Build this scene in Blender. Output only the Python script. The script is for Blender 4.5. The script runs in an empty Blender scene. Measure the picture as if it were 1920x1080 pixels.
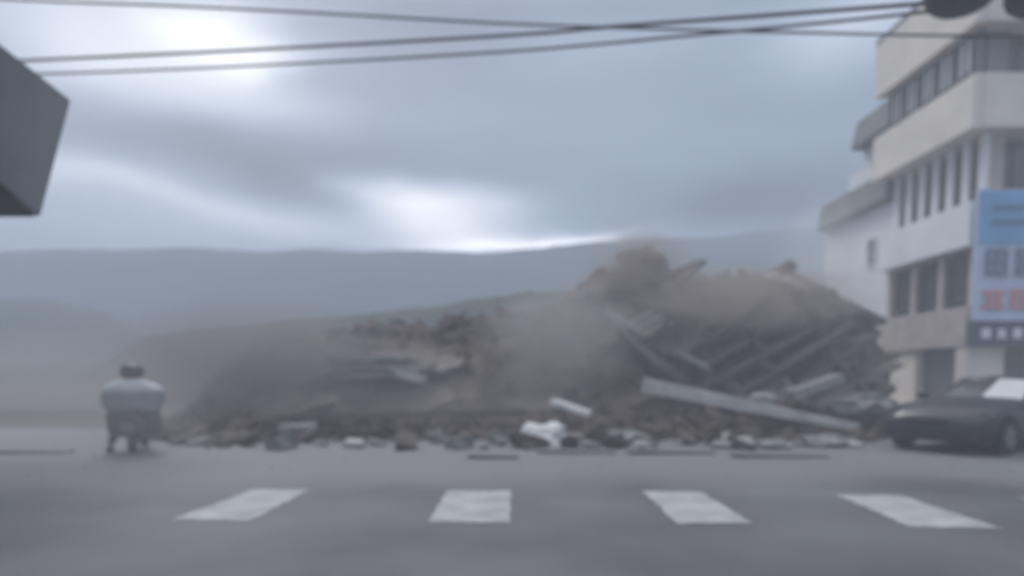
import bpy, bmesh, math, random
from mathutils import Vector, Matrix, Euler, noise as mnoise
R = math.radians
rnd = random.Random(7)
S = bpy.context.scene
COL = S.collection

# ------------------------------------------------------------------ camera, sky, sun, exposure
F = 1150.0                      # focal length in pixels of a 1920 wide frame
PITCH = R(3.5)
SHIFT = (170 + F * math.tan(PITCH)) / 1920
CAM_H = 1.3
cd = bpy.data.cameras.new('camera'); cam = bpy.data.objects.new('camera', cd); COL.objects.link(cam)
cd.sensor_width = 36; cd.lens = 36 * F / 1920; cd.shift_y = SHIFT
cd.clip_start = 0.05; cd.clip_end = 5000
cam.location = (0, 0, CAM_H); cam.rotation_euler = (math.pi / 2 - PITCH, 0, 0)
cd.dof.use_dof = True; cd.dof.focus_distance = 1.5
cd.dof.aperture_fstop = (cd.lens / 1000) / 0.020    # a soft lens focused on the windscreen
S.camera = cam
CROT = cam.rotation_euler.to_matrix()

def ray(px, py):
    return (CROT @ Vector(((px - 960) / F, ((540 - py) + SHIFT * 1920) / F, -1)))
def at(px, py, Y):
    d = ray(px, py); return Vector((0, 0, CAM_H)) + d * (Y / d.y)
def gnd(px, py, z=0.0):
    d = ray(px, py); return Vector((0, 0, CAM_H)) + d * ((z - CAM_H) / d.z)

S.view_settings.view_transform = 'Standard'; S.view_settings.look = 'None'
S.view_settings.exposure = 0.77; S.view_settings.gamma = 1
S.view_settings.use_curve_mapping = False
S.render.engine = 'CYCLES'
S.cycles.use_denoising = True
S.cycles.max_bounces = 8; S.cycles.volume_bounces = 3
S.cycles.diffuse_bounces = 3
S.cycles.sample_clamp_indirect = 4
try:
    S.cycles.volume_step_rate = 1.0; S.cycles.volume_max_steps = 128
except Exception: pass

SUN_EL, SUN_AZ = R(48), R(-30)          # ahead and to the left, behind cloud
w = bpy.data.worlds.new('World'); S.world = w; w.use_nodes = True
nt = w.node_tree; nt.nodes.clear()
def N(tree, t, **kw):
    n = tree.nodes.new(t)
    for k, v in kw.items(): setattr(n, k, v)
    return n
def M2(tree, op, a, b=None, c=None, clamp=False):
    n = tree.nodes.new('ShaderNodeMath'); n.operation = op; n.use_clamp = clamp
    for i, v in enumerate((a, b, c)):
        if v is None: continue
        if isinstance(v, (int, float)): n.inputs[i].default_value = v
        else: tree.links.new(v, n.inputs[i])
    return n.outputs[0]
def build_world():
    L = nt.links.new
    out = N(nt, 'ShaderNodeOutputWorld'); bg = N(nt, 'ShaderNodeBackground')
    sky = N(nt, 'ShaderNodeTexSky'); sky.sky_type = 'NISHITA'; sky.sun_disc = False
    sky.sun_elevation = SUN_EL; sky.sun_rotation = SUN_AZ
    sky.dust_density = 3
    tc = N(nt, 'ShaderNodeTexCoord')
    # clouds live in direction space: a little turbulence bends the azimuth and elevation first
    nz = N(nt, 'ShaderNodeTexNoise'); nz.inputs['Scale'].default_value = 3.2; nz.inputs['Detail'].default_value = 4
    mp = N(nt, 'ShaderNodeMapping'); mp.inputs['Scale'].default_value = (1, 1, 2.6)
    L(tc.outputs['Generated'], mp.inputs['Vector']); L(mp.outputs[0], nz.inputs['Vector'])
    sepn = N(nt, 'ShaderNodeSeparateColor'); L(nz.outputs['Color'], sepn.inputs[0])
    sep = N(nt, 'ShaderNodeSeparateXYZ'); L(tc.outputs['Generated'], sep.inputs[0])
    az = M2(nt, 'ARCTAN2', sep.outputs[0], sep.outputs[1])
    el = M2(nt, 'ARCSINE', sep.outputs[2])
    az = M2(nt, 'ADD', az, M2(nt, 'MULTIPLY', M2(nt, 'SUBTRACT', sepn.outputs[0], .5), .22))
    el = M2(nt, 'ADD', el, M2(nt, 'MULTIPLY', M2(nt, 'SUBTRACT', sepn.outputs[1], .5), .07))
    total = None
    # (pixel x, pixel y, half width, half height, tilt deg, weight)
    for px, py, sx, sy, tilt, wt in SKY_BLOBS:
        d = ray(px, py).normalized()
        a0 = math.atan2(d.x, d.y); e0 = math.asin(d.z)
        k = 1 / F * math.cos(a0)
        sa, se = sx * k * math.cos(a0) ** .3, sy * k
        ct, st = math.cos(R(tilt)), math.sin(R(tilt))
        da = M2(nt, 'SUBTRACT', az, a0); de = M2(nt, 'SUBTRACT', el, e0)
        u = M2(nt, 'ADD', M2(nt, 'MULTIPLY', da, ct / sa), M2(nt, 'MULTIPLY', de, st / sa))
        v = M2(nt, 'ADD', M2(nt, 'MULTIPLY', da, -st / se), M2(nt, 'MULTIPLY', de, ct / se))
        r2 = M2(nt, 'ADD', M2(nt, 'MULTIPLY', u, u), M2(nt, 'MULTIPLY', v, v))
        g = M2(nt, 'MULTIPLY', M2(nt, 'EXPONENT', M2(nt, 'MULTIPLY', r2, -1)), wt)
        total = g if total is None else M2(nt, 'ADD', total, g)
    n2 = N(nt, 'ShaderNodeTexNoise'); n2.inputs['Scale'].default_value = 2.2; n2.inputs['Detail'].default_value = 6
    mp2 = N(nt, 'ShaderNodeMapping'); mp2.inputs['Scale'].default_value = (1, 1, 3.5); mp2.inputs['Location'].default_value = (3, 1, 2)
    L(tc.outputs['Generated'], mp2.inputs['Vector']); L(mp2.outputs[0], n2.inputs['Vector'])
    tot = M2(nt, 'ADD', total, M2(nt, 'MULTIPLY', M2(nt, 'SUBTRACT', n2.outputs[0], .5), .22))
    zen = M2(nt, 'MULTIPLY', M2(nt, 'MAXIMUM', M2(nt, 'SUBTRACT', sep.outputs[2], .5), 0), 2.3)
    tot = M2(nt, 'ADD', tot, zen)
    bright = M2(nt, 'MAXIMUM', M2(nt, 'ADD', tot, SKY_BASE), .03)
    # thick grey-blue cloud, whiter where it is thin
    ramp = N(nt, 'ShaderNodeValToRGB')
    ramp.color_ramp.elements[0].position = .12; ramp.color_ramp.elements[0].color = (.76, .97, 1.27, 1)
    ramp.color_ramp.elements[1].position = .7; ramp.color_ramp.elements[1].color = (.97, .99, 1.055, 1)
    L(bright, ramp.inputs[0])
    cl = N(nt, 'ShaderNodeVectorMath', operation='SCALE'); L(ramp.outputs[0], cl.inputs[0]); L(bright, cl.inputs['Scale'])
    skys = N(nt, 'ShaderNodeVectorMath', operation='SCALE'); L(sky.outputs[0], skys.inputs[0]); skys.inputs['Scale'].default_value = .10
    mx = N(nt, 'ShaderNodeMix', data_type='RGBA'); mx.inputs['Factor'].default_value = .9
    L(skys.outputs[0], mx.inputs['A']); L(cl.outputs[0], mx.inputs['B'])
    L(mx.outputs['Result'], bg.inputs['Color']); bg.inputs['Strength'].default_value = 1.0
    L(bg.outputs[0], out.inputs['Surface'])
SKY_BASE = .19
SKY_BLOBS = [
    (200, 40, 360, 90, -8, .34), (400, 55, 120, 45, 12, .5), (480, 112, 110, 25, 12, .32), (330, 175, 240, 50, 0, .2), (90, 90, 130, 60, 0, .2),
    (800, 372, 140, 22, -5, .55), (870, 425, 150, 34, -10, .6), (960, 458, 200, 14, 0, .7), (1090, 452, 90, 8, 8, .4), (320, 376, 240, 30, -9, .24), (620, 420, 220, 30, 0, .2), (100, 320, 180, 50, 0, .16), (250, 430, 300, 30, 0, .1),
    (560, 300, 330, 45, 0, -.09), (620, 350, 140, 26, 0, -.1), (1420, 385, 270, 60, 0, -.19), (1250, 180, 320, 90, 0, .05), (1620, 60, 140, 60, 0, .25), (1150, 90, 200, 40, 0, .06),
    (820, 15, 200, 40, 0, -.03),
]
build_world()
sd = bpy.data.lights.new('sun', 'SUN'); sd.energy = 1.0; sd.angle = R(20); sd.color = (1, .97, .93)
sun = bpy.data.objects.new('sun', sd); COL.objects.link(sun)
sdir = Vector((math.sin(SUN_AZ) * math.cos(SUN_EL), math.cos(SUN_AZ) * math.cos(SUN_EL), math.sin(SUN_EL)))
sun.rotation_euler = sdir.to_track_quat('Z', 'Y').to_euler()

# ------------------------------------------------------------------ materials
def mat(name, c, rough=.8, spec=.3, var=.25, scale=3., metal=0., bump=0., c2=None, detail=6, coord='Object', alpha=None):
    m = bpy.data.materials.new(name); m.use_nodes = True
    t = m.node_tree; b = t.nodes['Principled BSDF']
    b.inputs['Roughness'].default_value = rough; b.inputs['Metallic'].default_value = metal
    b.inputs['Specular IOR Level'].default_value = spec
    tc = N(t, 'ShaderNodeTexCoord')
    nz = N(t, 'ShaderNodeTexNoise'); nz.inputs['Scale'].default_value = scale; nz.inputs['Detail'].default_value = detail
    t.links.new(tc.outputs[coord], nz.inputs['Vector'])
    rp = N(t, 'ShaderNodeValToRGB'); e = rp.color_ramp.elements
    e[0].position = .32; e[1].position = .68
    lo = c2 if c2 else tuple(x * (1 - var) for x in c); hi = c if c2 else tuple(min(1, x * (1 + var)) for x in c)
    e[0].color = (*lo, 1); e[1].color = (*hi, 1)
    t.links.new(nz.outputs[0], rp.inputs[0]); t.links.new(rp.outputs[0], b.inputs['Base Color'])
    if bump:
        bp = N(t, 'ShaderNodeBump'); bp.inputs['Strength'].default_value = bump
        n3 = N(t, 'ShaderNodeTexNoise'); n3.inputs['Scale'].default_value = scale * 6; n3.inputs['Detail'].default_value = 8
        t.links.new(tc.outputs[coord], n3.inputs['Vector'])
        t.links.new(n3.outputs[0], bp.inputs['Height']); t.links.new(bp.outputs[0], b.inputs['Normal'])
    return m
MT = dict(
    asphalt=mat('asphalt', (.105, .107, .113), .7, .35, .32, .45, bump=.15),
    paint=mat('road_paint', (.33, .335, .34), .75, .3, .18, 3, bump=.1),
    dirt=mat('dirt', (.13, .12, .11), .95, .1, .3, .2, bump=.3),
    pave=mat('pavement', (.24, .24, .24), .85, .2, .15, 1.2, bump=.2),
    hill=mat('hillside', (.07, .064, .052), .95, .05, c2=(.032, .042, .032), scale=.06),
    mount=mat('mountain', (.055, .062, .066), .95, .05, c2=(.035, .042, .045), scale=.02),
    conc=mat('concrete', (.22, .215, .21), .9, .15, .25, 1.5, bump=.4),
    conc_m=mat('dusty_concrete', (.15, .135, .125), .95, .1, .3, 1.3, bump=.5),
    conc_d=mat('dirty_concrete', (.11, .094, .086), .95, .1, .35, 1.2, bump=.5),
    rub=mat('rubble', (.10, .078, .066), .95, .1, .45, .9, bump=.8),
    pale=mat('pale_concrete', (.36, .35, .34), .9, .15, .2, 2.5, bump=.4),
    white=mat('white_debris', (.72, .71, .69), .85, .2, .12, 3, bump=.3),
    white_d=mat('dusty_white_concrete', (.46, .45, .43), .85, .2, .15, 3, bump=.3),
    wood=mat('timber', (.07, .057, .05), .9, .1, .35, 4, bump=.3),
    plaster=mat('plaster', (.73, .67, .61), .85, .2, .08, .9, bump=.1),
    plaster_w=mat('white_plaster', (.74, .75, .78), .85, .2, .08, .7, bump=.1),
    stone=mat('grey_tile', (.47, .42, .39), .8, .2, .12, 2.0, bump=.1),
    eave=mat('grey_eave', (.2, .205, .21), .85, .2, .15, 1.5),
    glass=mat('window_glass', (.095, .093, .095), .12, .5, .2, 1.0),
    glass2=mat('car_glass', (.02, .022, .025), .05, .6, .1, 1.0),
    frame_w=mat('white_frame', (.75, .75, .75), .6, .3, .05, 2),
    frame_d=mat('dark_frame', (.1, .1, .105), .6, .3, .1, 2),
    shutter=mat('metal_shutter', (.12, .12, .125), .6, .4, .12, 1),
    canopy=mat('canopy_cladding', (.225, .23, .245), .7, .3, .18, .9, bump=.1),
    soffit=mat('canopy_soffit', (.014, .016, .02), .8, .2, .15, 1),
    cable=mat('cable_rubber', (.02, .02, .022), .8, .2, .1, 2),
    trans=mat('dark_painted_steel', (.02, .022, .026), .6, .3, .2, 2),
    ceramic=mat('ceramic', (.25, .22, .2), .3, .5, .1, 2),
    pole=mat('pole_concrete', (.28, .28, .27), .9, .2, .1, 2),
    car=mat('black_car_paint', (.012, .013, .016), .28, .5, .1, 1),
    blackp=mat('black_plastic', (.015, .015, .017), .7, .3, .1, 2),
    rubber=mat('rubber', (.018, .018, .02), .9, .2, .1, 4),
    alloy=mat('alloy', (.42, .43, .45), .35, .5, .08, 3, metal=.6),
    sky_refl=mat('painted_sky_reflection', (.55, .56, .58), .15, .6, .1, 2),
    lens=mat('lamp_lens', (.12, .125, .13), .1, .6, .05, 3),
    red=mat('red_lens', (.08, .01, .01), .2, .5, .1, 3),
    plate=mat('number_plate', (.14, .14, .14), .6, .3, .05, 3),
    scoot=mat('scooter_paint', (.05, .055, .065), .35, .5, .1, 2),
    seat=mat('seat_vinyl', (.015, .015, .016), .6, .3, .1, 4),
    cape=mat('rain_jacket', (.62, .64, .67), .7, .3, .12, 3, bump=.3),
    vest=mat('grey_jacket', (.16, .17, .19), .8, .2, .15, 3, bump=.3),
    trous=mat('dark_trousers', (.03, .032, .04), .9, .1, .15, 4),
    skin=mat('skin', (.42, .27, .2), .6, .3, .06, 6),
    helmet=mat('dark_helmet', (.02, .021, .025), .45, .4, .1, 3),
    sign_blue=mat('banner_blue', (.14, .38, .66), .6, .3, .12, .8),
    sign_pale=mat('banner_pale', (.50, .58, .72), .6, .3, .06, .8),
    sign_ink=mat('banner_ink', (.11, .18, .28), .6, .3, .1, 3),
    sign_red=mat('banner_red', (.58, .27, .30), .6, .3, .1, 3),
    sign_navy=mat('banner_navy', (.05, .07, .13), .6, .3, .1, 2),
    sign_w=mat('banner_white', (.75, .76, .8), .6, .3, .05, 3),
)

# ------------------------------------------------------------------ helpers
class MB:
    """collects shapes into one mesh"""
    def __init__(self): self.bm = bmesh.new()
    def box(self, c, s, rot=None, jit=0):
        mtx = Matrix.Translation(Vector(c)) @ (rot.to_4x4() if rot is not None else Matrix.Identity(4))
        vs = [self.bm.verts.new(mtx @ Vector((sx * s[0] / 2 * (1 + rnd.uniform(-jit, jit)), sy * s[1] / 2 * (1 + rnd.uniform(-jit, jit)), sz * s[2] / 2 * (1 + rnd.uniform(-jit, jit)))))
              for sx in (-1, 1) for sy in (-1, 1) for sz in (-1, 1)]
        for f in ((0, 1, 3, 2), (4, 6, 7, 5), (0, 4, 5, 1), (2, 3, 7, 6), (0, 2, 6, 4), (1, 5, 7, 3)):
            self.bm.faces.new([vs[i] for i in f])
        return self
    def bar(self, a, b, wd, ht, up=(0, 0, 1)):
        a, b = Vector(a), Vector(b); d = b - a; x = d.normalized()
        y = Vector(up).cross(x)
        if y.length < 1e-4: y = Vector((0, 1, 0)).cross(x)
        y.normalize(); z = x.cross(y)
        rot = Matrix((x, y, z)).transposed()
        return self.box((a + b) / 2, (d.length, wd, ht), rot)
    def tube(self, pts, r, n=10, cap=True):
        pts = [Vector(p) for p in pts]; rings = []
        rs = r if isinstance(r, (list, tuple)) else [r] * len(pts)
        prev = None
        for i, p in enumerate(pts):
            t = (pts[min(i + 1, len(pts) - 1)] - pts[max(i - 1, 0)])
            t = t.normalized() if t.length > 1e-6 else Vector((0, 0, 1))
            u = (prev - t * prev.dot(t)) if prev else t.orthogonal()
            u.normalize(); prev = u; v = t.cross(u)
            rings.append([self.bm.verts.new(p + (u * math.cos(2 * math.pi * k / n) + v * math.sin(2 * math.pi * k / n)) * rs[i]) for k in range(n)])
        for a, b in zip(rings, rings[1:]):
            for k in range(n): self.bm.faces.new((a[k], a[(k + 1) % n], b[(k + 1) % n], b[k]))
        if cap: self.bm.faces.new(rings[0][::-1]); self.bm.faces.new(rings[-1])
        return self
    def lathe(self, prof, c=(0, 0, 0), axis=(0, 0, 1), n=24):
        q = Vector((0, 0, 1)).rotation_difference(Vector(axis)).to_matrix(); c = Vector(c); rings = []
        for r, z in prof:
            rings.append([self.bm.verts.new(c + q @ Vector((max(r, 1e-4) * math.cos(2 * math.pi * k / n), max(r, 1e-4) * math.sin(2 * math.pi * k / n), z))) for k in range(n)])
        for a, b in zip(rings, rings[1:]):
            for k in range(n): self.bm.faces.new((a[k], a[(k + 1) % n], b[(k + 1) % n], b[k]))
        self.bm.faces.new(rings[0][::-1]); self.bm.faces.new(rings[-1])
        return self
    def loft(self, secs, cap=True):
        rings = [[self.bm.verts.new(Vector(p)) for p in s] for s in secs]; n = len(rings[0])
        for a, b in zip(rings, rings[1:]):
            for k in range(n): self.bm.faces.new((a[k], a[(k + 1) % n], b[(k + 1) % n], b[k]))
        if cap: self.bm.faces.new(rings[0][::-1]); self.bm.faces.new(rings[-1])
        return self
    def blob(self, c, r, amp=.25, sub=2, seed=0, fr=1.6):
        g = bmesh.ops.create_icosphere(self.bm, subdivisions=sub, radius=1)
        for v in g['verts']:
            k = 1 + amp * mnoise.noise(v.co * fr + Vector((seed * 3.1, seed * 1.7, 0)))
            v.co = Vector(c) + Vector((v.co.x * r[0], v.co.y * r[1], v.co.z * r[2])) * k
        return self
    def grid(self, nx, ny, fn):
        vs = [[self.bm.verts.new(fn(i / nx, j / ny)) for i in range(nx + 1)] for j in range(ny + 1)]
        for j in range(ny):
            for i in range(nx): self.bm.faces.new((vs[j][i], vs[j][i + 1], vs[j + 1][i + 1], vs[j + 1][i]))
        return self
    def build(self, name, m, parent=None, loc=None, smooth=False, bevel=0):
        bmesh.ops.recalc_face_normals(self.bm, faces=self.bm.faces)
        me = bpy.data.meshes.new(name); self.bm.to_mesh(me); self.bm.free()
        me.materials.append(MT[m] if isinstance(m, str) else m)
        if smooth:
            for p in me.polygons: p.use_smooth = True
        o = bpy.data.objects.new(name, me); COL.objects.link(o)
        if parent is not None: o.parent = parent
        if loc is not None: o.location = loc
        if bevel:
            b = o.modifiers.new('bevel', 'BEVEL'); b.width = bevel; b.segments = 2; b.limit_method = 'ANGLE'
        return o
def tag(o, label=None, cat=None, group=None, kind=None):
    if label: o['label'] = label
    if cat: o['category'] = cat
    if group: o['group'] = group
    if kind: o['kind'] = kind
    return o
def empty(name, loc=(0, 0, 0), rz=0):
    o = bpy.data.objects.new(name, None); COL.objects.link(o)
    o.location = loc; o.rotation_euler = (0, 0, rz); return o
def copy_tree(o, parent=None):
    c = o.copy(); COL.objects.link(c)
    if parent is not None: c.parent = parent
    for ch in list(o.children): copy_tree(ch, c)
    return c
def lerp(tab, x):
    if x <= tab[0][0]: return tab[0][1]
    for (a, p), (b, q) in zip(tab, tab[1:]):
        if x <= b:
            t = (x - a) / (b - a); t = t * t * (3 - 2 * t) * .5 + t * .5
            return p + (q - p) * t
    return tab[-1][1]
def fbm(x, y, z=0, o=5): return mnoise.fractal(Vector((x, y, z)), .9, 2.1, o)

def pale_far_road(m):
    t = m.node_tree; b = t.nodes['Principled BSDF']; src = b.inputs['Base Color'].links[0].from_socket
    tc = N(t, 'ShaderNodeTexCoord'); sp_ = N(t, 'ShaderNodeSeparateXYZ'); t.links.new(tc.outputs['Object'], sp_.inputs[0])
    nz = N(t, 'ShaderNodeTexNoise'); nz.inputs['Scale'].default_value = .5; nz.inputs['Detail'].default_value = 5
    t.links.new(tc.outputs['Object'], nz.inputs['Vector'])
    y = M2(t, 'ADD', sp_.outputs[1], M2(t, 'MULTIPLY', M2(t, 'SUBTRACT', nz.outputs[0], .5), 2.2))
    f = M2(t, 'MULTIPLY', M2(t, 'SUBTRACT', y, 7.0), .7, clamp=True)
    mx = N(t, 'ShaderNodeMix', data_type='RGBA'); t.links.new(M2(t, 'MULTIPLY', f, .8), mx.inputs['Factor'])
    t.links.new(src, mx.inputs['A']); mx.inputs['B'].default_value = (.165, .166, .172, 1)
    t.links.new(mx.outputs['Result'], b.inputs['Base Color'])
pale_far_road(MT['asphalt'])      # the road turns paler towards the collapse, with a noisy edge
# ------------------------------------------------------------------ ground, road, pavement
tag(MB().grid(60, 60, lambda u, v: Vector(((u - .5) * 1360, (v - .5) * 1360, -.004))).build('ground', 'dirt'), kind='structure')
road = MB().grid(40, 30, lambda u, v: Vector((-80 + u * 160, -40 + v * 56, 0))).build('road', 'asphalt'); tag(road, kind='structure')
for q in [((325, 973), (475, 918), (580, 918), (470, 976)), ((803, 978), (838, 920), (957, 920), (957, 979)),
          ((1270, 981), (1203, 920), (1315, 922), (1412, 981)), ((1705, 987), (1568, 927), (1690, 929), (1882, 991)),
          ((2150, 1000), (1905, 932), (2040, 934), (2340, 1004))]:
    P = [gnd(*p, z=.004) for p in q]
    def fn(u, v, P=P):
        a = P[0].lerp(P[3], u); b = P[1].lerp(P[2], u); p = a.lerp(b, v)
        if u in (0, 1) or v in (0, 1): p += Vector((rnd.uniform(-.02, .02), rnd.uniform(-.02, .02), 0))
        return p
    MB().grid(12, 16, fn).build('crosswalk_stripe', 'paint', road)
tag(MB().box((26, 24, .06), (26, 13, .13)).build('pavement', 'pave', bevel=.02), kind='structure')

# ------------------------------------------------------------------ hills
def hill(name, m, D, depth, tab, amp, fr, n=160, x0=-700, x1=2700):
    def fn(u, v):
        px = x0 + (x1 - x0) * u
        y = lerp(tab, px); top = at(px, y, D)
        Y = D + (v - .62) * depth
        prof = math.sin(min(1, v / .62) * math.pi / 2) if v < .62 else math.cos((v - .62) / .38 * math.pi / 2) * .9 + .1
        X = top.x * (.25 + .75 * Y / D)
        z = top.z * prof
        z += amp * (fbm(X * fr, Y * fr, D) ) * (1 if v > .05 else 0) * prof
        z += amp * .35 * mnoise.noise(Vector((X * fr * 9, Y * fr * 9, 2)))* prof
        return Vector((X, Y, max(z, -.9) if v < 1 else -.9))
    o = MB().grid(n, 36, fn).build(name, m, smooth=True)
    return tag(o, kind='structure')
hill('far_mountain', 'mount', 560, 160, [(-700, 470), (0, 472), (400, 468), (900, 472), (1000, 465), (1150, 455), (1300, 448), (1450, 436), (1550, 430), (1700, 450), (2700, 500)], 3.0, .012)
hill('middle_hill', 'hill', 330, 120, [(-700, 540), (-100, 558), (60, 560), (200, 585), (290, 640), (420, 690), (600, 700), (2700, 705)], 1.4, .03)
hill('near_hill', 'hill', 170, 70, [(-700, 705), (180, 690), (290, 630), (440, 612), (640, 598), (800, 577), (950, 557), (1050, 545), (1200, 535), (1500, 560), (1700, 600), (2700, 690)], .9, .06, 220)

# ------------------------------------------------------------------ apartment building on the right
def window(parent, c, wd, ht, axis, bars=1, mframe='frame_d', open_white=False):
    """axis 'x' : lies in a wall whose outward normal is -x ; 'y' : outward normal -y"""
    t = .05
    def B(mb, u, z, su, sz, off, th):
        if axis == 'x': mb.box((c[0] + off, c[1] + u, c[2] + z), (th, su, sz))
        else: mb.box((c[0] + u, c[1] + off, c[2] + z), (su, th, sz))
    f = MB()
    B(f, 0, ht / 2 - t / 2, wd, t, -.03, .09); B(f, 0, -ht / 2 + t / 2, wd, t, -.03, .09)
    B(f, -wd / 2 + t / 2, 0, t, ht - 2 * t, -.03, .09); B(f, wd / 2 - t / 2, 0, t, ht - 2 * t, -.03, .09)
    for k in range(bars): B(f, -wd / 2 + wd * (k + 1) / (bars + 1), 0, .04, ht - 2 * t, -.03, .08)
    o = f.build('window', mframe, parent)
    g = MB(); B(g, 0, 0, wd - .002, ht - .002, .015, .02); g.build('pane', 'frame_w' if open_white else 'glass', o)
    return o
XC, YC, YE = 14.75, 20.0, 24.75
ab = empty('apartment_building', (XC, YC, 0))
tag(ab, 'tall beige apartment building with banded storeys at the right edge, still standing', 'building')
def ap(mb, name, m, bevel=0): return mb.build(name, m, ab, bevel=bevel)
DX = 14.0
# local coordinates: x into the block, y along the street
L_ = YE - YC
ap(MB().box((DX / 2 + .9, L_ / 2 + .35, 7.1), (DX - .9, L_ - .7, 14.0)), 'wall', 'stone')                 # core, set back behind loggias
for z0, z1, out, m in ((2.35, 3.65, 0, 'stone'), (5.55, 6.95, .12, 'plaster_w'), (9.15, 10.8, .3, 'plaster'), (12.35, 14.4, .3, 'plaster')):
    mb = MB()
    mb.box((.1 - out, L_ / 2, (z0 + z1) / 2), (.3, L_ + 2 * out, z1 - z0))
    mb.box((DX / 2 + .25 - out / 2 , .1 - out, (z0 + z1) / 2 ), (DX - .004 + out, .3, z1 - z0 - .004))
    mb.box((DX / 2 - out / 2+.1, L_ / 2, z0 + .08), (DX + out - .1, L_ + 2 * out - .1, .14))
    ap(mb, 'balcony_band', m, .01)
ap(MB().box((DX / 2, L_ / 2, 14.5), (DX + .7, L_ + .7, .18)), 'roof', 'eave')
# piers and windows per storey, street side
for zi, (z0, z1) in enumerate(((3.65, 5.55), (6.95, 9.15), (10.8, 12.35))):
    n = (3, 6, 5)[zi]
    for k in range(n + 1):
        ap(MB().box(((.25, .42, .1)[zi], .18 + (L_ - .36) * k / n, (z0 + z1) / 2), (.13, (.26, .30, .32)[zi], z1 - z0 - .002)), 'pier', ('stone', 'plaster_w', 'shutter')[zi])
    for k in range(n):
        yc = .15 + (L_ - .3) * (k + .5) / n
        window(ab, ((.5, .7, .0)[zi], yc, (z0 + z1) / 2 + .1), (L_ - .3) / n - .22, z1 - z0 - .35, 'x', 1, 'frame_d', zi == 2)
    # front side, facing the camera
    for k in range(4):
        x = 2.2 + k * 3.1
        window(ab, (x, .55, (z0 + z1) / 2), 2.3, z1 - z0 - .3, 'y', 3, 'frame_d')
    for k in range(5): ap(MB().box((.75 + k * 3.1, .32, (z0 + z1) / 2), (.66, .22, z1 - z0 - .002)), 'front_pier', 'stone' if zi < 2 else 'eave')
# ground floor
for c_, s_ in [((.62, .25, 1.17), (1.24, .5, 2.34)), ((.25, 3.4, 1.17), (.3, 1.5, 2.34)), ((.25, L_ - .3, 1.17), (.4, .6, 2.34))] + [((4.2 + 3.1 * k, .25, 1.17), (.4, .45, 2.34)) for k in range(4)]:
    ap(MB().box(c_, s_), 'ground_floor_pillar', 'plaster', .01)
ap(MB().box((.45, 1.6, 1.15), (.1, 2.2, 2.28)), 'doorway', 'shutter')
for k in range(4): ap(MB().box((2.72 + 3.1 * k if k else 2.72, .62, 1.2), (2.5, .1, 2.2)), 'shopfront', 'shutter')
ap(MB().box((-.3, L_ / 2, .13), (.5, L_, .26)), 'step', 'plaster', .02)

# white building further along the street
wb = empty('white_building', (XC + .35, YE + .05, 0))
tag(wb, 'white stepped building with grey sloping eaves behind the beige apartment building', 'building')
MB().box((5, 2.7, 4.3), (9.8, 5.35, 8.6)).build('lower_wall', 'plaster_w', wb)
MB().box((5, 1.3, 10.0), (9.6, 2.5, 2.78)).build('upper_wall', 'plaster_w', wb)
def eave(y0, y1, z0, z1, out):
    return MB().loft([[(-out, y, z0), (-out - .02, y, z0 + .15), (-out + .2, y, z1), (.6, y, z1), (.6, y, z0)] for y in (y0, y1)])
MB().box((5, 3.2, 9.55), (9.4, 1.2, 1.88)).build('stair_tower', 'plaster_w', wb)
eave(.0, 5.4, 8.4, 9.6, .3).build('lower_eave', 'eave', wb)
eave(.0, 2.6, 11.2, 12.4, .3).build('upper_eave', 'eave', wb)
MB().box((6, 1.3, 11.5), (8, 2.4, .2)).build('roof', 'eave', wb)
window(wb, (.08, 1.2, 6.6), 1.1, 1.2, 'x', 1, 'frame_w')

# banner on the front of the apartment building
bn = empty('banner_sign', (XC - .12, YC - .28, 0))
tag(bn, 'big blue and white banner with dark and red characters hung on the beige building', 'banner')
BW = 4.2
def slab(z0, z1, m, nm, y=0, x0=0, x1=BW): return MB().box(((x0 + x1) / 2, y, (z0 + z1) / 2), (x1 - x0, .05, z1 - z0)).build(nm, m, bn)
slab(3.15, 7.25, 'sign_pale', 'panel')
slab(5.55, 7.2, 'sign_blue', 'blue_field', -.03, .12)
slab(2.35, 3.14, 'sign_navy', 'navy_strip', -.02, -.1)
def glyph(strokes, x, z, w_, h_, m, th=.13):
    mb = MB()
    for i, (a, b, c, d) in enumerate(strokes):
        p = Vector((x + a * w_, -.065 - .0021 * i, z + b * h_)); q = Vector((x + c * w_, -.065 - .0021 * i, z + d * h_))
        e = (q - p).normalized() * th / 2
        mb.bar(p - e, q + e, .03, th, up=(0, 0, 1) if abs((q - p).x) > 1e-3 else (1, 0, 0))
    return mb.build('character', m, bn)
G1 = [(0, 0, 0, 1), (1, 0, 1, 1), (0, 1, 1, 1), (0, .5, 1, .5), (0, 0, 1, 0), (.5, .05, .5, .95)]
G2 = [(0, 0, 0, 1), (1, 0, 1, 1), (0, 1, 1, 1), (0, 0, 1, 0), (.2, .75, .8, .2), (.8, .75, .2, .2)]
G3 = [(.05, 1, .95, 1), (.5, 0, .5, 1), (0, .5, 1, .5), (.05, 0, .95, 0), (.15, .2, .15, .5)]
G4 = [(0, .9, 1, .9), (.2, 0, .2, .9), (.8, 0, .8, .9), (.2, .45, .8, .45), (0, 0, 1, 0)]
for k in range(4): glyph((G1, G2, G3, G4)[k], .42 + k * .95, 4.62, .56, .72, 'sign_ink', .14)
for k in range(4): glyph((G4, G1, G2, G3)[k], .36 + k * .92, 3.58, .62, .5, 'sign_red', .13)
for k in range(7): glyph((G2, G4, G1)[k % 3], .35 + k * .5, 2.62, .22, .24, 'sign_w', .07)
for z in (6.6, 6.15): slab(z, z + .16, 'sign_ink', 'text_line', -.06, .5, 3.6)

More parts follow.
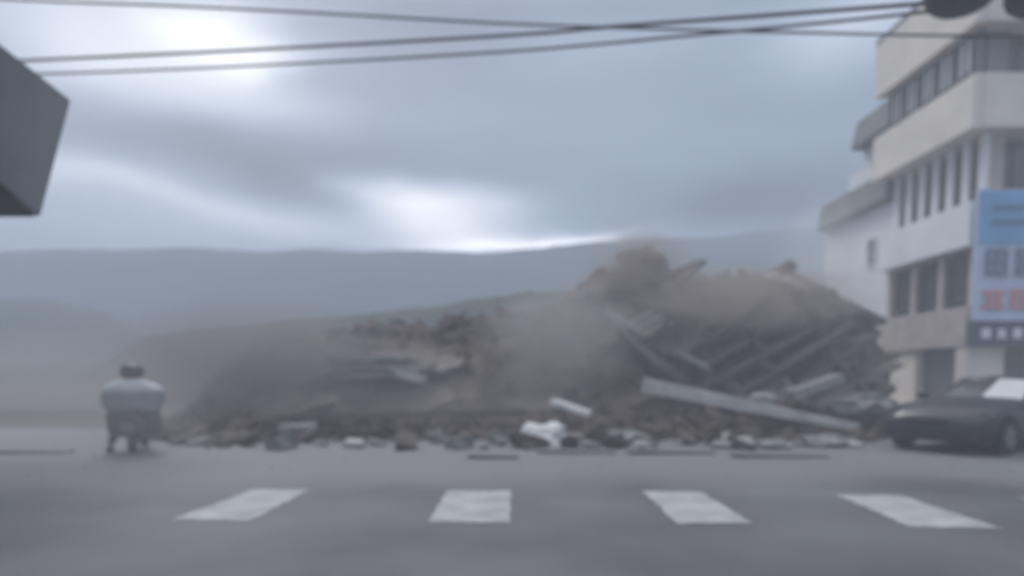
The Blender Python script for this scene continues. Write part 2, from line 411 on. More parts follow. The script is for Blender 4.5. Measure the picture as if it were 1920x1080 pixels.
# ------------------------------------------------------------------ street canopy on the left
cn = empty('building_canopy', (-9.5, 7, 0))
tag(cn, 'dark grey flared canopy corner with a black underside jutting in from the left', 'canopy')
bf, tf = at(75, 405, 10), at(132, 188, 10)
b0, t0 = at(0, 338, 9.3), at(0, 84, 8.7)
O_ = cn.location
def cB(t): return bf + (b0 - bf) * t - O_
def cT(t): return tf + (t0 - tf) * t - O_
def csec(t):
    a, b = cB(t), cT(t)
    return [a, b, Vector((-6, b.y, b.z)), Vector((-6, a.y, a.z))]
TS = (0, .5, 1, 2, 3, 4)
MB().loft([csec(t) for t in TS]).build('fascia', 'canopy', cn)
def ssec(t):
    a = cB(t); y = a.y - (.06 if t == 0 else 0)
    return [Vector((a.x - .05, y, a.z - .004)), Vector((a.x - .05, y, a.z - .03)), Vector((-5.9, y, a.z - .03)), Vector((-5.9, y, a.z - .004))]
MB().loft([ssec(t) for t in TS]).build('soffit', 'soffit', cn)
for y in (.4, 2.2): MB().tube([(-3.4, y, 0), (-3.4, y, bf.z + .02)], .22, 16).build('column', 'canopy', cn)
MB().box((-5.6, 1.2, bf.z / 2), (.3, 3.2, bf.z + .1)).build('back_wall', 'canopy', cn)

# ------------------------------------------------------------------ cables and pole gear
def cable(pts, r, label):
    P = [at(*p) for p in pts]; Q = []
    for i in range(len(P) - 1):
        p0, p1, p2, p3 = P[max(i - 1, 0)], P[i], P[i + 1], P[min(i + 2, len(P) - 1)]
        for k in range(12):
            t = k / 12
            Q.append(.5 * (2 * p1 + (p2 - p0) * t + (2 * p0 - 5 * p1 + 4 * p2 - p3) * t * t + (3 * p1 - p0 - 3 * p2 + p3) * t ** 3))
    Q.append(P[-1])
    base = Q[0].copy()
    o = MB().tube([q - base for q in Q], r, 8).build('overhead_cable', 'cable', smooth=True, loc=base)
    tag(o, label, 'cable', 'overhead cables crossing the sky')
cable([(-600, -40, 13), (0, -2, 12.6), (320, 11, 12.4), (640, 27, 12.2), (900, 42, 12.0), (1100, 50, 11.8), (1450, 60, 11.5), (1920, 69, 11.2), (2500, 70, 11)], 0.024, 'thin overhead cable running down from the top left corner and level past the beige building')
cable([(-300, 128, 14), (60, 113, 13.6), (500, 92, 13), (960, 66, 12), (1150, 50, 11.5), (1450, 28, 10.6), (1750, 5, 9.6), (1830, -6, 9.3)], 0.032, 'thickest overhead cable rising to the right, upper of the two parallel ones')
cable([(-300, 146, 14.2), (100, 138, 13.8), (500, 122, 13.1), (960, 96, 12.1), (1300, 66, 11.1), (1550, 42, 10.4), (1755, 20, 9.7), (1840, 8, 9.35)], 0.026, 'overhead cable rising to the right below its thicker parallel neighbour')
def transformer(px, label, dia):
    p = at(px, -2, 9.3); r = dia / 2
    t = empty('pole_transformer', (p.x, p.y, p.z)); tag(t, label, 'transformer', 'transformers at the top right')
    MB().lathe([(r * .3, -.13), (r * .7, -.10), (r * .93, 0), (r, .1), (r, .85), (r * .96, .9)], n=32).build('tank', 'trans', t, smooth=True)
    MB().lathe([(r * 1.04, .9), (r * 1.04, .95), (r * .5, 1.03)], n=32).build('lid', 'trans', t)
    for s in (-1, 1): MB().lathe([(.04, 1.0), (.06, 1.08), (.04, 1.12), (.06, 1.18), (.03, 1.26)], c=(s * r * .45, 0, 0), n=12).build('bushing', 'ceramic', t)
    return t
transformer(1806, 'larger dark rounded transformer at the top edge where the cables end', .98)
transformer(1960, 'dark rounded transformer cut off by the top right corner', .98)
pp = at(2090, 14, 9.6)
up = empty('utility_pole', (pp.x, pp.y, 0)); tag(up, 'concrete utility pole carrying the two transformers', 'pole')
MB().tube([(0, 0, 0), (0, 0, 11)], [.2, .13], 16).build('shaft', 'pole', up)
MB().bar((-2.6, .1, pp.z + .35), (.6, .1, pp.z + .35), .12, .12).build('crossarm', 'trans', up)

# ------------------------------------------------------------------ black car, three-quarter view
car = empty('parked_car', (0, 0, 0))
tag(car, 'black saloon car with a pale patch on its windscreen in front of the beige building', 'car')
# local: +x forward, length 4.5 (front axle at x = 1.35), width 1.76
def csec2(x, zb, zs, zt, hw):
    return [(x, -hw * .93, zb), (x, -hw, zb + .18), (x, -hw, (zb + zs) / 2 + .08), (x, -hw * .95, zs), (x, -hw * .55, zt), (x, 0, zt + .02),
            (x, hw * .55, zt), (x, hw * .95, zs), (x, hw, (zb + zs) / 2 + .08), (x, hw, zb + .18), (x, hw * .93, zb)]
MB().loft([csec2(-2.25, .35, .72, .8, .72), csec2(-2.2, .25, .85, .95, .8), csec2(-1.7, .2, .92, 1.0, .87), csec2(-.8, .18, .92, .96, .88), csec2(.4, .18, .9, .95, .88),
           csec2(.9, .18, .88, .93, .88), csec2(1.5, .19, .82, .87, .87), csec2(2.0, .2, .72, .78, .82), csec2(2.2, .22, .6, .66, .74), csec2(2.25, .3, .5, .54, .68)]).build('body', 'car', car, smooth=True)
def gsec(x, hb, ht, zb, zt): return [(x, -hb, zb), (x, -ht, zt), (x, 0, zt + .03), (x, ht, zt), (x, hb, zb)]
CB = .65      # the cabin sits well back behind a long bonnet
MB().loft([[(-1.95, -.66, .95), (-1.95, -.6, .97), (-1.95, 0, .985), (-1.95, .6, .97), (-1.95, .66, .95)], gsec(-1.3, .77, .6, .9, 1.27), gsec(-.6, .8, .62, .9, 1.32), gsec(.25 - CB, .79, .6, .9, 1.29), [(1.0 - CB, -.74, .9), (1.0 - CB, -.7, .92), (1.0 - CB, 0, .95), (1.0 - CB, .7, .92), (1.0 - CB, .74, .9)]]).build('cabin_glass', 'glass2', car)
MB().loft([[(x, -h, z), (x, -h * .97, z + .03), (x, 0, z + .06), (x, h * .97, z + .03), (x, h, z)] for x, h, z in ((-1.33, .6, 1.265), (-.6, .63, 1.315), (.28 - CB, .61, 1.285))]).build('roof', 'car', car, smooth=True)
for s in (-1, 1):
    for a_, b_, w_, h_ in (((1.0 - CB, s * .73, .91), (.25 - CB, s * .605, 1.295), .06, .05), ((-1.3, s * .605, 1.275), (-1.95, s * .66, .97), .08, .05), ((-.65, s * .81, .9), (-.65, s * .635, 1.32), .09, .04)):
        MB().bar(a_, b_, w_, h_).build('pillar', 'car', car)
    MB().loft([[(1.95, s * .5, .58), (1.95, s * .82, .58), (1.8, s * .865, .72), (1.95, s * .5, .7)], [(2.24, s * .45, .5), (2.19, s * .72, .5), (2.16, s * .75, .6), (2.22, s * .45, .6)]]).build('headlight', 'lens', car)
    MB().loft([[(-2.27, s * .4, .7), (-2.22, s * .76, .7), (-2.22, s * .76, .82), (-2.27, s * .4, .82)], [(-2.1, s * .4, .7), (-2.1, s * .82, .7), (-2.1, s * .82, .82), (-2.1, s * .4, .82)]]).build('tail_light', 'red', car)
    MB().blob((.4, s * .98, .98), (.07, .12, .08), .1, 2).build('mirror', 'car', car, smooth=True)
    for x in (-.3, .6 - 1.6): MB().box((x, s * .888, .8), (.18, .03, .03)).build('door_handle', 'alloy', car)
    for x in (1.35, -1.35):
        wh = empty('wheel', (x, s * .79, .31)); wh.parent = car
        MB().lathe([(.2, -.1), (.29, -.1), (.315, -.06), (.315, .06), (.29, .1), (.2, .1)], axis=(0, s, 0), n=32).build('tyre', 'rubber', wh, smooth=True)
        rm = MB().lathe([(.0, .075), (.05, .09), (.06, .1), (.065, .1)], axis=(0, s, 0), n=20)
        rm.lathe([(.18, .06), (.205, .104), (.21, .104), (.21, .06)], axis=(0, s, 0), n=28)
        for k in range(7):
            a = 2 * math.pi * k / 7
            rm.bar((.05 * math.cos(a), s * .095, .05 * math.sin(a)), (.19 * math.cos(a), s * .095, .19 * math.sin(a)), .05, .02, up=(0, 1, 0))
        rm.build('rim', 'alloy', wh)
        MB().lathe([(.30, .0), (.36, .0), (.36, .094), (.335, .1)], c=(x, s * .79, .33), axis=(0, s, 0), n=32).build('wheel_arch', 'blackp', car)
MB().box((2.23, 0, .36), (.06, 1.1, .14)).build('lower_grille', 'blackp', car)
MB().box((2.25, 0, .545), (.05, .62, .09)).build('upper_grille', 'blackp', car)
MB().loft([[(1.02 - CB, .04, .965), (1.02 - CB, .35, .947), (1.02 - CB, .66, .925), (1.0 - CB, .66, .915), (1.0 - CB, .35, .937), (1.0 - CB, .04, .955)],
           [(.32 - CB, .04, 1.304), (.32 - CB, .3, 1.29), (.32 - CB, .56, 1.275), (.3 - CB, .56, 1.265), (.3 - CB, .3, 1.28), (.3 - CB, .04, 1.294)]]).build('painted_reflection', 'sky_refl', car)  # pale panel that paints the sky's reflection on half the windscreen
ang = R(60)      # heading: towards the camera's left
hd = Vector((-math.sin(ang), -math.cos(ang), 0))
fc = (gnd(1640, 843) + gnd(1842, 858)) / 2
car.location = fc - hd * 2.2 + Vector((0.08, .1, 0)); car.rotation_euler = (0, 0, math.atan2(hd.y, hd.x))

# ------------------------------------------------------------------ scooter and rider
sp = gnd(250, 849); rh = R(22)      # riding away, slightly to the left
sc = empty('scooter', sp, rh); sc.scale = (.92,) * 3; tag(sc, 'dark motor scooter seen from behind on the road at left', 'scooter')
# local +y forward
for y in (-.0, 1.25):
    wh = empty('wheel', (0, y, .24)); wh.parent = sc
    MB().lathe([(.15, -.05), (.21, -.06), (.24, -.03), (.245, 0), (.24, .03), (.21, .06), (.15, .05)], axis=(1, 0, 0), n=28).build('tyre', 'rubber', wh, smooth=True)
    MB().lathe([(.04, -.05), (.15, -.03), (.15, .03), (.04, .05)], axis=(1, 0, 0), n=20).build('rim', 'alloy', wh)
def ov(y, z, rx, rz, n=14): return [(rx * math.cos(2 * math.pi * k / n), y, z + rz * math.sin(2 * math.pi * k / n)) for k in range(n)]
MB().loft([ov(-.34, .68, .06, .06), ov(-.28, .64, .14, .11), ov(-.05, .58, .19, .16), ov(.25, .5, .2, .2), ov(.42, .4, .17, .17)]).build('rear_body', 'scoot', sc, smooth=True)
MB().loft([ov(-.36, .79, .1, .025), ov(-.2, .79, .15, .05), ov(.15, .77, .17, .05), ov(.4, .75, .12, .05)]).build('seat', 'seat', sc, smooth=True)
MB().box((0, .62, .27), (.36, .5, .08)).build('floorboard', 'scoot', sc, bevel=.02)
MB().loft([ov(.84, .3, .18, .06), ov(.92, .55, .22, .07), ov(1.0, .78, .2, .07), ov(1.02, .95, .13, .06)]).build('front_shield', 'scoot', sc, smooth=True)
MB().tube([(0, 1.25, .24), (0, 1.05, .75), (0, .98, 1.0)], .03).build('fork', 'alloy', sc)
MB().tube([(-.36, .86, 1.02), (-.1, .98, 1.0), (.1, .98, 1.0), (.36, .86, 1.02)], .018).build('handlebar', 'blackp', sc)
for s in (-1, 1):
    m_ = MB().tube([(s * .22, .92, 1.02), (s * .3, .93, 1.1)], .008); m_.blob((s * .33, .93, 1.13), (.07, .02, .05), .05, 2); m_.build('mirror', 'blackp', sc, smooth=True)
MB().box((0, -.35, .66), (.2, .05, .07)).build('tail_light', 'red', sc, bevel=.01)
MB().box((0, -.37, .5), (.22, .015, .14)).build('number_plate', 'plate', sc)
MB().loft([ov(-.33, .44, .09, .02), ov(-.1, .52, .1, .02), ov(.05, .5, .1, .02)]).build('rear_fender', 'blackp', sc)
MB().tube([(.16, .35, .25), (.17, .1, .26), (.18, -.25, .34)], [.035, .06, .055], 12).build('exhaust', 'blackp', sc, smooth=True)
MB().lathe([(.02, -.02), (.09, 0), (.09, .04)], c=(0, 1.06, .8), axis=(0, 1, 0)).build('headlight', 'lens', sc)

def skin_mesh(name, verts, edges, m, parent, root=0, sub=2):
    me = bpy.data.meshes.new(name); me.from_pydata([v[:3] for v in verts], edges, []); me.materials.append(MT[m])
    o = bpy.data.objects.new(name, me); COL.objects.link(o); o.parent = parent
    o.modifiers.new('skin', 'SKIN')
    if not me.skin_vertices: me.skin_vertices.new()
    for i, v in enumerate(verts):
        r = v[3]; me.skin_vertices[0].data[i].radius = r if isinstance(r, tuple) else (r, r)
    me.skin_vertices[0].data[root].use_root = True
    o.modifiers['skin'].use_smooth_shade = True
    s = o.modifiers.new('sub', 'SUBSURF'); s.levels = s.render_levels = sub
    return o
pr = empty('person', sp, rh); pr.scale = (.92,) * 3
tag(pr, 'rider in dark helmet and pale grey rain jacket sitting on the scooter, seen from behind', 'person')
V = [(0, .05, .86, .13), (0, .04, 1.0, .13), (0, .08, 1.2, (.17, .12)), (0, .12, 1.33, (.13, .09)), (0, .14, 1.41, .055), (0, .16, 1.5, .085), (0, .17, 1.58, .085)]
E = [(0, 1), (1, 2), (2, 3), (3, 4), (4, 5), (5, 6)]
def chain(start, pts):
    prev = start
    for p in pts:
        V.append(p); E.append((prev, len(V) - 1)); prev = len(V) - 1
    return prev
for s in (-1, 1):
    wr = chain(3, [(s * .2, .12, 1.31, .062), (s * .42, .3, 1.12, .046), (s * .33, .72, 1.05, .032), (s * .32, .8, 1.045, (.03, .02))])
    for k in range(4): chain(wr, [(s * (.27 + .032 * k), .855, 1.05, .0095), (s * (.27 + .032 * k), .875 - .004 * abs(k - 1), 1.03, .009), (s * (.27 + .032 * k), .85, 1.0, .008)])
    chain(wr, [(s * .265, .8, 1.02, .011), (s * .25, .83, .995, .009)])
leg = {}
for s in (-1, 1):
    foot = [(s * .12, .08, .84, .09), (s * .24, .45, .62, .07)] + ([(s * .42, .22, .14, .045), (s * .43, .2, .07, .045), (s * .43, .34, .05, .035)] if s < 0 else [(s * .17, .55, .4, .05), (s * .16, .58, .36, .045), (s * .16, .7, .345, .035)])
    chain(0, foot); leg[s] = foot
skin_mesh('body', V, E, 'skin', pr)
# clothes
cap = []
def ring(z, rx, ry, cy, n=28, wob=.02, ph=0): return [(rx * math.cos(2 * math.pi * k / n) * (1 + wob * math.sin(5 * k + ph)), cy + ry * math.sin(2 * math.pi * k / n), z + .012 * math.sin(3 * k + ph)) for k in range(n)]
MB().loft([ring(1.42, .08, .08, .13), ring(1.39, .19, .13, .13), ring(1.34, .34, .17, .14), ring(1.25, .47, .22, .18, ph=1), ring(1.14, .55, .27, .22, ph=2)]).build('rain_cape', 'cape', pr, smooth=True)
MB().loft([ring(1.15, .5, .24, .2, ph=2), ring(1.0, .53, .27, .2, wob=.04, ph=3), ring(.88, .5, .27, .16, wob=.05, ph=4), ring(.8, .44, .26, .12, wob=.06, ph=5)]).build('jacket', 'vest', pr, smooth=True)
MB().loft([ring(.86, .38, .24, .14, ph=2), ring(.7, .46, .27, .2, wob=.03), ring(.45, .45, .25, .28, wob=.04, ph=1), ring(.3, .40, .2, .32, wob=.04)]).build('rain_trousers', 'trous', pr, smooth=True)
MB().loft([ring(1.43, .12, .12, .16, wob=0), ring(1.46, .19, .18, .17, wob=0), ring(1.53, .21, .2, .175, wob=0), ring(1.6, .2, .19, .17, wob=0), ring(1.66, .14, .14, .165, wob=0), ring(1.69, .04, .04, .165, wob=0)]).build('helmet', 'helmet', pr, smooth=True)
MB().loft([[(x, .385 - abs(x) ** 2 * 2.2, z) for x in (-.13, -.06, 0, .06, .13)] + [(x, .395 - abs(x) ** 2 * 2.2, z) for x in (.13, .06, 0, -.06, -.13)] for z in (1.48, 1.54, 1.59)]).build('visor', 'glass2', pr)
for s in (-1, 1):
    v = [(0, .05, .84, .15)] + [(a, b, c, r + .022) for a, b, c, r in leg[s][:3]]
    skin_mesh('trouser_leg', v, [(0, 1), (1, 2), (2, 3)], 'trous', pr)
    f = leg[s]
    MB().blob((f[3][0], f[3][1] + .08, f[3][2] - .005), (.07, .16, .062), .05, 3).build('shoe', 'seat', pr, smooth=True)

# ------------------------------------------------------------------ rubble heap
CREST = [(230, 745), (330, 700), (450, 662), (600, 630), (750, 612), (900, 594), (985, 572), (1060, 545), (1130, 498), (1200, 452), (1270, 482), (1350, 500), (1450, 503), (1530, 538), (1620, 605), (1680, 630), (1720, 700)]
YR = 20.0
def crest_h(X):
    px = 957 + X / YR * F; return max(0, at(px, lerp(CREST, px), YR).z)
def heap_z(X, Y):
    px = 957 + X / max(Y, 1) * F
    h = crest_h(X)
    foot = 13.0 + .5 * mnoise.noise(Vector((X * .35, 0, 3)))
    if X > 8.5: foot += (X - 8.5) * .55
    t = (Y - foot) / (YR - foot)
    if t <= 0: return -.3
    # a low apron of rubble, then a steep face
    s0 = foot + lerp([(-12, 1.0), (-5, 2.6), (1, 2.0), (3, 1.6), (5, 3.6), (9.5, 3.4), (12, 1.0)], X)
    ap_ = min(1, t * 3) * min(h, .55 + .35 * mnoise.noise(Vector((X * .4, Y * .4, 9))))
    q = min(1, max(0, (Y - s0) / (YR - s0)))
    p = (1 - (1 - q) ** 1.8) if Y <= YR else max(0, 1 - ((Y - YR) / 9) ** 2 * .8)
    ap_ *= min(1, max(0, (X + 9.6) / 2)); p *= min(1, max(0, (X + 9.6) / 1.5))
    z = max(ap_, h * p * (.93 if X > 0 else 1))
    z *= min(1, max(0, ((8.35 + (Y - 13) * .60) - X) / .8))
    jag = fbm(X * .6, Y * .6, 1, 4) * .55 + abs(mnoise.noise(Vector((X * 1.5, Y * 1.5, 5)))) * .4 - .15 + mnoise.noise(Vector((X * 4, Y * 4, 2))) * .12
    return z + jag * min(1, z / 1.5) * min(1, h / 2.5) * min(1, t * 2.5) * .9 - .05
hp = MB().grid(190, 96, lambda u, v: Vector((-9.6 + 23.2 * u, 12.2 + 15 * v, heap_z(-9.6 + 23.2 * u, 12.2 + 15 * v))))
for i in range(2600):
    X = rnd.uniform(-8.0, 13.2); Y = 12.6 + 9.5 * rnd.random() ** 1.3
    z = heap_z(X, Y)
    if z < -.1 and rnd.random() < .6: continue
    if X > 8.0 + (Y - 13) * .6: continue
    s = rnd.choice((.1, .14, .18, .25, .25, .38)) * rnd.uniform(.6, 1.2)
    rot = Euler((rnd.uniform(-.7, .7), rnd.uniform(-.7, .7), rnd.uniform(0, 6.3))).to_matrix()
    hp.box((X, Y, max(z, .0) + s * .1), (s * rnd.uniform(1, 2.6), s * rnd.uniform(.6, 1.2), s * rnd.uniform(.18, .4)), rot, .15)
heap = hp.build('rubble_heap', 'rub')
tag(heap, 'dark heap of crushed masonry and earth left by the collapse', 'rubble', kind='stuff')

gv = MB()
for i in range(260):
    Y = 12.9 - 5.5 * rnd.random() ** 2.2; X = rnd.uniform(-9, 9.5); s = rnd.uniform(.008, .025)
    gv.box((X, Y, s * .3), (s * 1.6, s, s * .7), Euler((rnd.uniform(-.4, .4), rnd.uniform(-.4, .4), rnd.uniform(0, 6))).to_matrix(), .3)
tag(gv.build('gravel', 'pave'), 'fine chips strewn over the road in front of the collapse', 'gravel', kind='stuff')

# collapsed building: tilted floors on the right side of the heap
cb = empty('collapsed_building', at(1425, 690, 17.2))
tag(cb, 'collapsed grey building, its floor slabs tilted and pancaked into the rubble', 'building')
tilt = R(31)
ux = Vector((math.cos(tilt), 0, math.sin(tilt))); un = Vector((-math.sin(tilt), 0, math.cos(tilt)))
trot = Matrix((ux, (0, 1, 0), un)).transposed()
for k in range(7):
    c = un * (-1.75 + .55 * k) + Vector((.25 * rnd.uniform(-1, 1), .3 * k - .4, 0))
    ln = (4.2, 4.8, 4.9, 4.6, 4.4, 3.6, 2.4)[k]
    MB().box(c, (ln, 3.2, .15), trot @ Euler((R(rnd.uniform(-4, 4)), R(rnd.uniform(-5, 5)), R(rnd.uniform(-6, 6)))).to_matrix(), .04).build('floor_slab', 'conc_m' if k % 2 else 'conc_d', cb, bevel=.03)
    if k < 6:
        for j in range(3):
            q = c + ux * (-1.6 + 1.5 * j + rnd.uniform(-.3, .3)) + un * .27 + Vector((0, -1.4, 0))
            MB().box(q, (.2, .22, .4), trot @ Euler((0, R(rnd.uniform(-25, 25)), 0)).to_matrix()).build('column', 'conc_d', cb)
for x0, y0, x1, y1, Y in ((1448, 512, 1512, 545, 19), (1500, 536, 1575, 582, 18.7), (1560, 572, 1632, 607, 18.9)):
    a, b = at(x0, y0, Y) - cb.location, at(x1, y1, Y) - cb.location
    MB().bar(a, b, rnd.uniform(1.2, 2), .2, up=(rnd.uniform(-.25, .25), rnd.uniform(-.3, .1), 1)).build('roof_slab', 'conc_d', cb, bevel=.03)
for k, (x0, y0, x1, y1) in enumerate(((1160, 632, 1238, 592), (1180, 645, 1262, 603), (1170, 612, 1222, 585))):
    a, b = at(x0, y0, 16.4) - cb.location, at(x1, y1, 16.4) - cb.location
    MB().bar(a, b, .12, .11).build('window_frame', 'pale', cb)

def piece(name, mb, m, loc, label, cat, group=None, bevel=.015, smooth=False):
    o = mb.build(name, m, loc=loc, bevel=bevel, smooth=smooth); return tag(o, label, cat, group)
def bar_piece(name, p, q, wd, ht, m, label, cat, group=None, taper=False):
    a, b = at(*p), at(*q); c = (a + b) / 2
    mb = MB(); n = 8; d = (b - a)
    x = d.normalized(); y = Vector((0, 0, 1)).cross(x).normalized(); z = x.cross(y); secs = []
    for i in range(n + 1):
        t = i / n; k = (1 - .55 * t) if taper else 1
        j = lambda: rnd.uniform(-.04, .04)
        o = a + d * t - c
        secs.append([o + y * (sy * wd / 2 * k + j() * wd) + z * (sz * ht / 2 * k + j() * ht) for sy, sz in ((-1, -1), (1, -1), (1, 1), (-1, 1))])
    mb.loft(secs)
    return piece(name, mb, m, c, label, cat, group)
bar_piece('concrete_beam', (1205, 722, 14.6), (1610, 803, 13.3), 45 / 100, .36, 'white_d', 'long pale concrete beam lying aslant down the right side of the rubble', 'beam', taper=True)
bar_piece('fallen_board', (1035, 752, 13.2), (1106, 776, 12.9), .3, .12, 'white', 'white board propped above the white heap at the foot of the rubble', 'board')
bar_piece('fallen_board', (1080, 552, 18.5), (1162, 536, 18.5), .25, .14, 'pale', 'pale plank high on the left slope of the rubble peak', 'board')
bar_piece('fallen_board', (930, 562, 19.5), (1000, 547, 19.5), .3, .08, 'pale', 'thin pale sheet on the ridge left of the rubble peak', 'board')
bar_piece('roof_fragment', (1442, 517, 17.5), (1468, 530, 17.5), .5, .14, 'white', 'left of two small white fragments on the right crest of the rubble', 'fragment')
bar_piece('roof_fragment', (1468, 524, 17.4), (1500, 540, 17.4), .5, .14, 'white', 'right of two small white fragments on the right crest of the rubble', 'fragment')
bar_piece('leaning_post', (1636, 752, 15.5), (1674, 722, 15.5), .12, .1, 'pale', 'pale stick leaning against the corner of the beige building', 'post')
bar_piece('curved_panel', (1480, 742, 14.2), (1572, 708, 14.2), .6, .22, 'conc', 'grey panel tilted up in front of the dark tilted floors', 'panel')
bar_piece('curved_panel', (1265, 660, 15.6), (1330, 690, 15.4), .5, .14, 'conc', 'grey panel caught between the tilted floors and the pale beam', 'panel')
for k, (x0, x1, y, Y) in enumerate(((620, 770, 672, 16.5), (630, 790, 688, 16.2), (640, 750, 703, 15.9), (730, 800, 692, 15.7))):
    bar_piece('floor_slab_fragment', (x0, y + 4, Y), (x1, y, Y), .9, .13, 'conc', ('topmost', 'second', 'third', 'short right-hand')[k] + ' slab of the stacked flat slabs left of the rubble centre', 'slab', 'flat slabs stacked in the left rubble')
bar_piece('wall_fragment', (742, 700, 15.3), (798, 712, 15.3), .4, .2, 'pale', 'pale broken panel tipped over the stacked slabs at left', 'panel')
bar_piece('wall_fragment', (528, 803, 13.4), (590, 798, 13.4), .5, .14, 'pale', 'small pale slab at the foot of the left rubble', 'panel')
bar_piece('timber_beam', (560, 782, 13.8), (985, 772, 13.8), .22, .16, 'wood', 'long dark timber lying level across the left foot of the rubble', 'timber')
bar_piece('timber_beam', (600, 822, 13.0), (700, 826, 12.8), .3, .1, 'wood', 'short dark timber on the ground left of the white heap', 'timber')
sl = []
for k in range(4):
    mb = MB(); w_, d_ = ((1.9, 1.2), (1.5, .9), (2.3, 1.0), (1.2, 1.1))[k]; n = 7
    top = [(w_ / 2 * math.cos(2 * math.pi * q / n + .4) * rnd.uniform(.75, 1.1) * 1.2, d_ / 2 * math.sin(2 * math.pi * q / n + .4) * rnd.uniform(.75, 1.1) * 1.2) for q in range(n)]
    mb.loft([[(x, y, .07) for x, y in top], [(x * .98 + .03, y * .97, -.07) for x, y in top]])
    sl.append(mb.build('broken_slab', ('conc_d', 'conc_m', 'conc_d', 'conc_m')[k], bevel=.02))
for i in range(26):
    k = i % 4; o = sl[k] if i < 4 else sl[k].copy()
    if i >= 4: COL.objects.link(o)
    left = i % 3 == 2
    X = rnd.uniform(-6.5, 1) if left else rnd.uniform(2.2, 10); Y = rnd.uniform(14.6, 17.5) if left else rnd.uniform(15.2, 18.2)
    if X > 8.0 + (Y - 13) * .6: X = 8.0 + (Y - 13) * .6 - .6
    a_ = rnd.uniform(-12, 12) if left else (rnd.uniform(18, 38) if i % 3 == 0 else rnd.uniform(-40, -22))
    o.location = (X, Y, heap_z(X, Y) + .16); o.rotation_euler = (R(rnd.uniform(15, 40)), -R(a_), R(rnd.uniform(-18, 18)))
    g = 'left of the rubble peak' if left else 'in the right half of the rubble'
    tag(o, 'broken grey slab lying nearly flat ' + g if left else 'broken grey slab tilted steeply ' + g, 'slab', 'broken slabs ' + g, 'thing')
# white heap and rounder chunks at the road edge
p = gnd(1012, 834)
wt = MB().blob((0, 0, .1), (.44, .35, .3), .5, 3, 3).blob((.27, .05, .33), (.2, .18, .12), .5, 3, 8).blob((-.3, 0, .06), (.22, .2, .15), .4, 3, 5)
piece('crumpled_tarpaulin', wt, 'white', p, 'white crumpled heap at the road edge below the rubble peak', 'tarpaulin', bevel=0)
for px, py, w_, h_, m, lab in ((1165, 832, .5, .34, 'conc', 'rounded grey chunk just right of the white heap'), (1368, 834, .42, .2, 'pale', 'pale flat chunk at the road edge under the long beam'),
                         (1545, 836, .55, .26, 'conc', 'grey chunk at the road edge near the bonnet of the black car'), (1590, 800, .8, .5, 'pale', 'large pale chunk between the long beam and the beige building'),
                         (1620, 772, .7, .5, 'conc', 'grey chunk behind the large pale chunk near the beige building'), (1430, 750, .3, .2, 'pale', 'small pale chunk resting above the long beam'),
                         (830, 822, .4, .2, 'conc', 'grey chunk on the ground left of the white heap'), (660, 818, .35, .16, 'conc', 'flat grey chunk by the short dark timber'), (440, 830, .5, .3, 'conc_d', 'dark chunk right of the scooter')):
    q = gnd(px, py) if py > 790 else at(px, py, 14)
    piece('concrete_chunk', MB().blob((0, 0, h_ * .2), (w_ * 1.15, w_ * .7, h_ * .6), .5, 3, rnd.random() * 50, 2.2), m, q, lab, 'chunk', 'larger chunks at the foot of the rubble', bevel=0)
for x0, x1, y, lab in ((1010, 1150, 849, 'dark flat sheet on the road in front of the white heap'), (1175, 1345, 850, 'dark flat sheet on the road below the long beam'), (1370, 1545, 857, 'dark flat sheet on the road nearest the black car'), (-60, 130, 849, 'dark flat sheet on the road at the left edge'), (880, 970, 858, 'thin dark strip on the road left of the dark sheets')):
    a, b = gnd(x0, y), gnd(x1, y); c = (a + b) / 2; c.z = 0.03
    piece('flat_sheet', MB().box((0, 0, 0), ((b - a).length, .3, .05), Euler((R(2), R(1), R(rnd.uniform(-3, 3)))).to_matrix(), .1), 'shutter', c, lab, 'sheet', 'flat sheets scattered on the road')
protos = []
for k in range(5):
    mb = MB(); s = (.16, .22, .3, .24, .36)[k]
    mb.box((0, 0, s * .25), (s * 1.6, s, s * .55), Euler((rnd.uniform(-.4, .4), rnd.uniform(-.3, .3), 0)).to_matrix(), .35)
    protos.append(mb.build('rubble_fragment', ('conc_d', 'conc', 'conc_d', 'pale', 'conc')[k], bevel=.02))
used = [False] * 5
for i in range(70):
    k = rnd.choice((0, 0, 1, 2, 2, 3, 4)); px = rnd.uniform(330, 1600); py = rnd.uniform(824, 842) + 6 * (rnd.random() ** 4)
    o = protos[k]
    if used[k]: o = protos[k].copy(); COL.objects.link(o)
    used[k] = True
    o.location = gnd(px, py); o.rotation_euler = (0, 0, rnd.uniform(0, 6.3)); z = rnd.uniform(.6, 1.3); o.scale = (z, z, z)
    tag(o, 'small broken masonry fragment scattered along the road edge before the rubble', 'fragment', 'small fragments along the road edge')

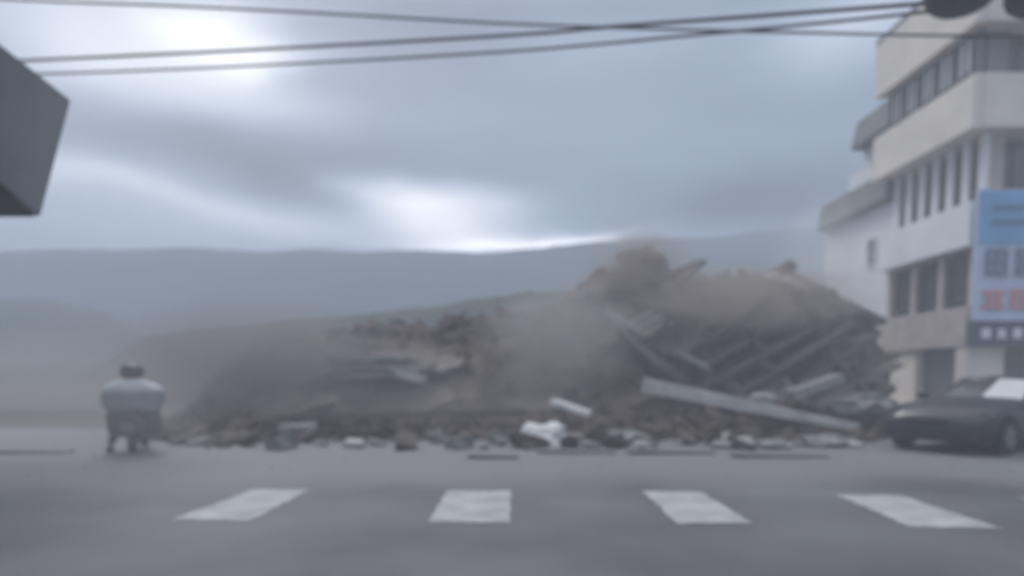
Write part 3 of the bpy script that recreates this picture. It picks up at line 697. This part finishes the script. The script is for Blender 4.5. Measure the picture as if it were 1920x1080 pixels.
# ------------------------------------------------------------------ haze and dust
def volume_box(name, lo, hi, col, dens, aniso=0):
    m = bpy.data.materials.new(name); m.use_nodes = True; t = m.node_tree; t.nodes.clear()
    o = N(t, 'ShaderNodeOutputMaterial'); v = N(t, 'ShaderNodeVolumePrincipled')
    v.inputs['Color'].default_value = (*col, 1); v.inputs['Density'].default_value = dens; v.inputs['Anisotropy'].default_value = aniso
    t.links.new(v.outputs[0], o.inputs['Volume'])
    lo, hi = Vector(lo), Vector(hi)
    return MB().box((lo + hi) / 2, hi - lo).build(name, m)
HAZE = .0013
tag(volume_box('haze', (-690, -690, -2), (690, 690, 135), (.74, .85, .99), HAZE), 'thin grey haze over the whole street', 'haze', kind='stuff')
def dust(px, py, Y, rx, ry, rz, dens, col, label, seed, soft=1.0, ns=2.0):
    m = bpy.data.materials.new('dust'); m.use_nodes = True; t = m.node_tree; t.nodes.clear()
    o = N(t, 'ShaderNodeOutputMaterial'); v = N(t, 'ShaderNodeVolumePrincipled')
    v.inputs['Color'].default_value = (*col, 1)
    tc = N(t, 'ShaderNodeTexCoord'); ln = N(t, 'ShaderNodeVectorMath', operation='LENGTH'); t.links.new(tc.outputs['Object'], ln.inputs[0])
    nz = N(t, 'ShaderNodeTexNoise'); nz.noise_dimensions = '4D'; nz.inputs['W'].default_value = seed; nz.inputs['Scale'].default_value = ns; nz.inputs['Detail'].default_value = 5; nz.inputs['Distortion'].default_value = .6
    t.links.new(tc.outputs['Object'], nz.inputs['Vector'])
    fall = M2(t, 'SUBTRACT', 1.0, ln.outputs['Value'], clamp=True)
    x = M2(t, 'ADD', M2(t, 'MULTIPLY', fall, 1.5), M2(t, 'MULTIPLY', M2(t, 'SUBTRACT', nz.outputs[0], .54), 2.3))
    x = M2(t, 'MULTIPLY', M2(t, 'MAXIMUM', x, 0), M2(t, 'MINIMUM', M2(t, 'MULTIPLY', fall, 3), 1.0))
    t.links.new(M2(t, 'MULTIPLY', x, dens), v.inputs['Density'])
    t.links.new(v.outputs[0], o.inputs['Volume'])
    mb = MB(); bmesh.ops.create_icosphere(mb.bm, subdivisions=3, radius=1)
    ob = mb.build('dust_cloud', m, loc=at(px, py, Y)); ob.scale = (rx, ry, rz)
    tag(ob, label, 'dust', kind='stuff')
DC = (.50, .455, .43)
dust(1190, 555, 19, 2.8, 2.6, 1.25, .8, DC, 'brown dust rolling around the rubble peak', 1)
dust(1195, 512, 18.6, 2.0, 1.6, 1.7, 1.0, DC, 'brown dust plume rising from the rubble peak', 11)
dust(1050, 640, 15.5, 2.5, 1.8, 2.0, .65, (.53, .51, .50), 'grey dust puff rolling down the middle of the rubble', 2)
dust(1400, 570, 17.0, 4.4, 2.2, 1.35, .85, DC, 'brown dust hanging over the right crest of the rubble', 3, ns=2.4)
dust(480, 690, 16.0, 5.4, 2.6, 2.1, .65, (.39, .36, .36), 'brown dust drifting over the left rubble behind the rider', 4)
dust(60, 740, 24, 9.0, 5, 3.2, .17, (.5, .49, .49), 'pale dust bank at the left edge of the street', 5)
dust(160, 770, 9.3, 3.2, 1.3, 1.3, .2, (.55, .54, .54), 'thin low dust drifting past the rider', 6)
dust(1560, 500, 24, 3.0, 2.0, 3.4, .2, (.9, .9, .92), 'pale dust in front of the white building', 7)
dust(850, 760, 13.2, 5.5, 1.2, 1.0, .22, (.47, .44, .43), 'low dust lying along the foot of the rubble', 8, ns=2.6)
tag(volume_box('dust_veil', (-24, 2.5, -1), (24, 16, 9), (.80, .82, .88), .0135), 'thin dust hanging in the air over the whole crossing', 'dust', kind='stuff')
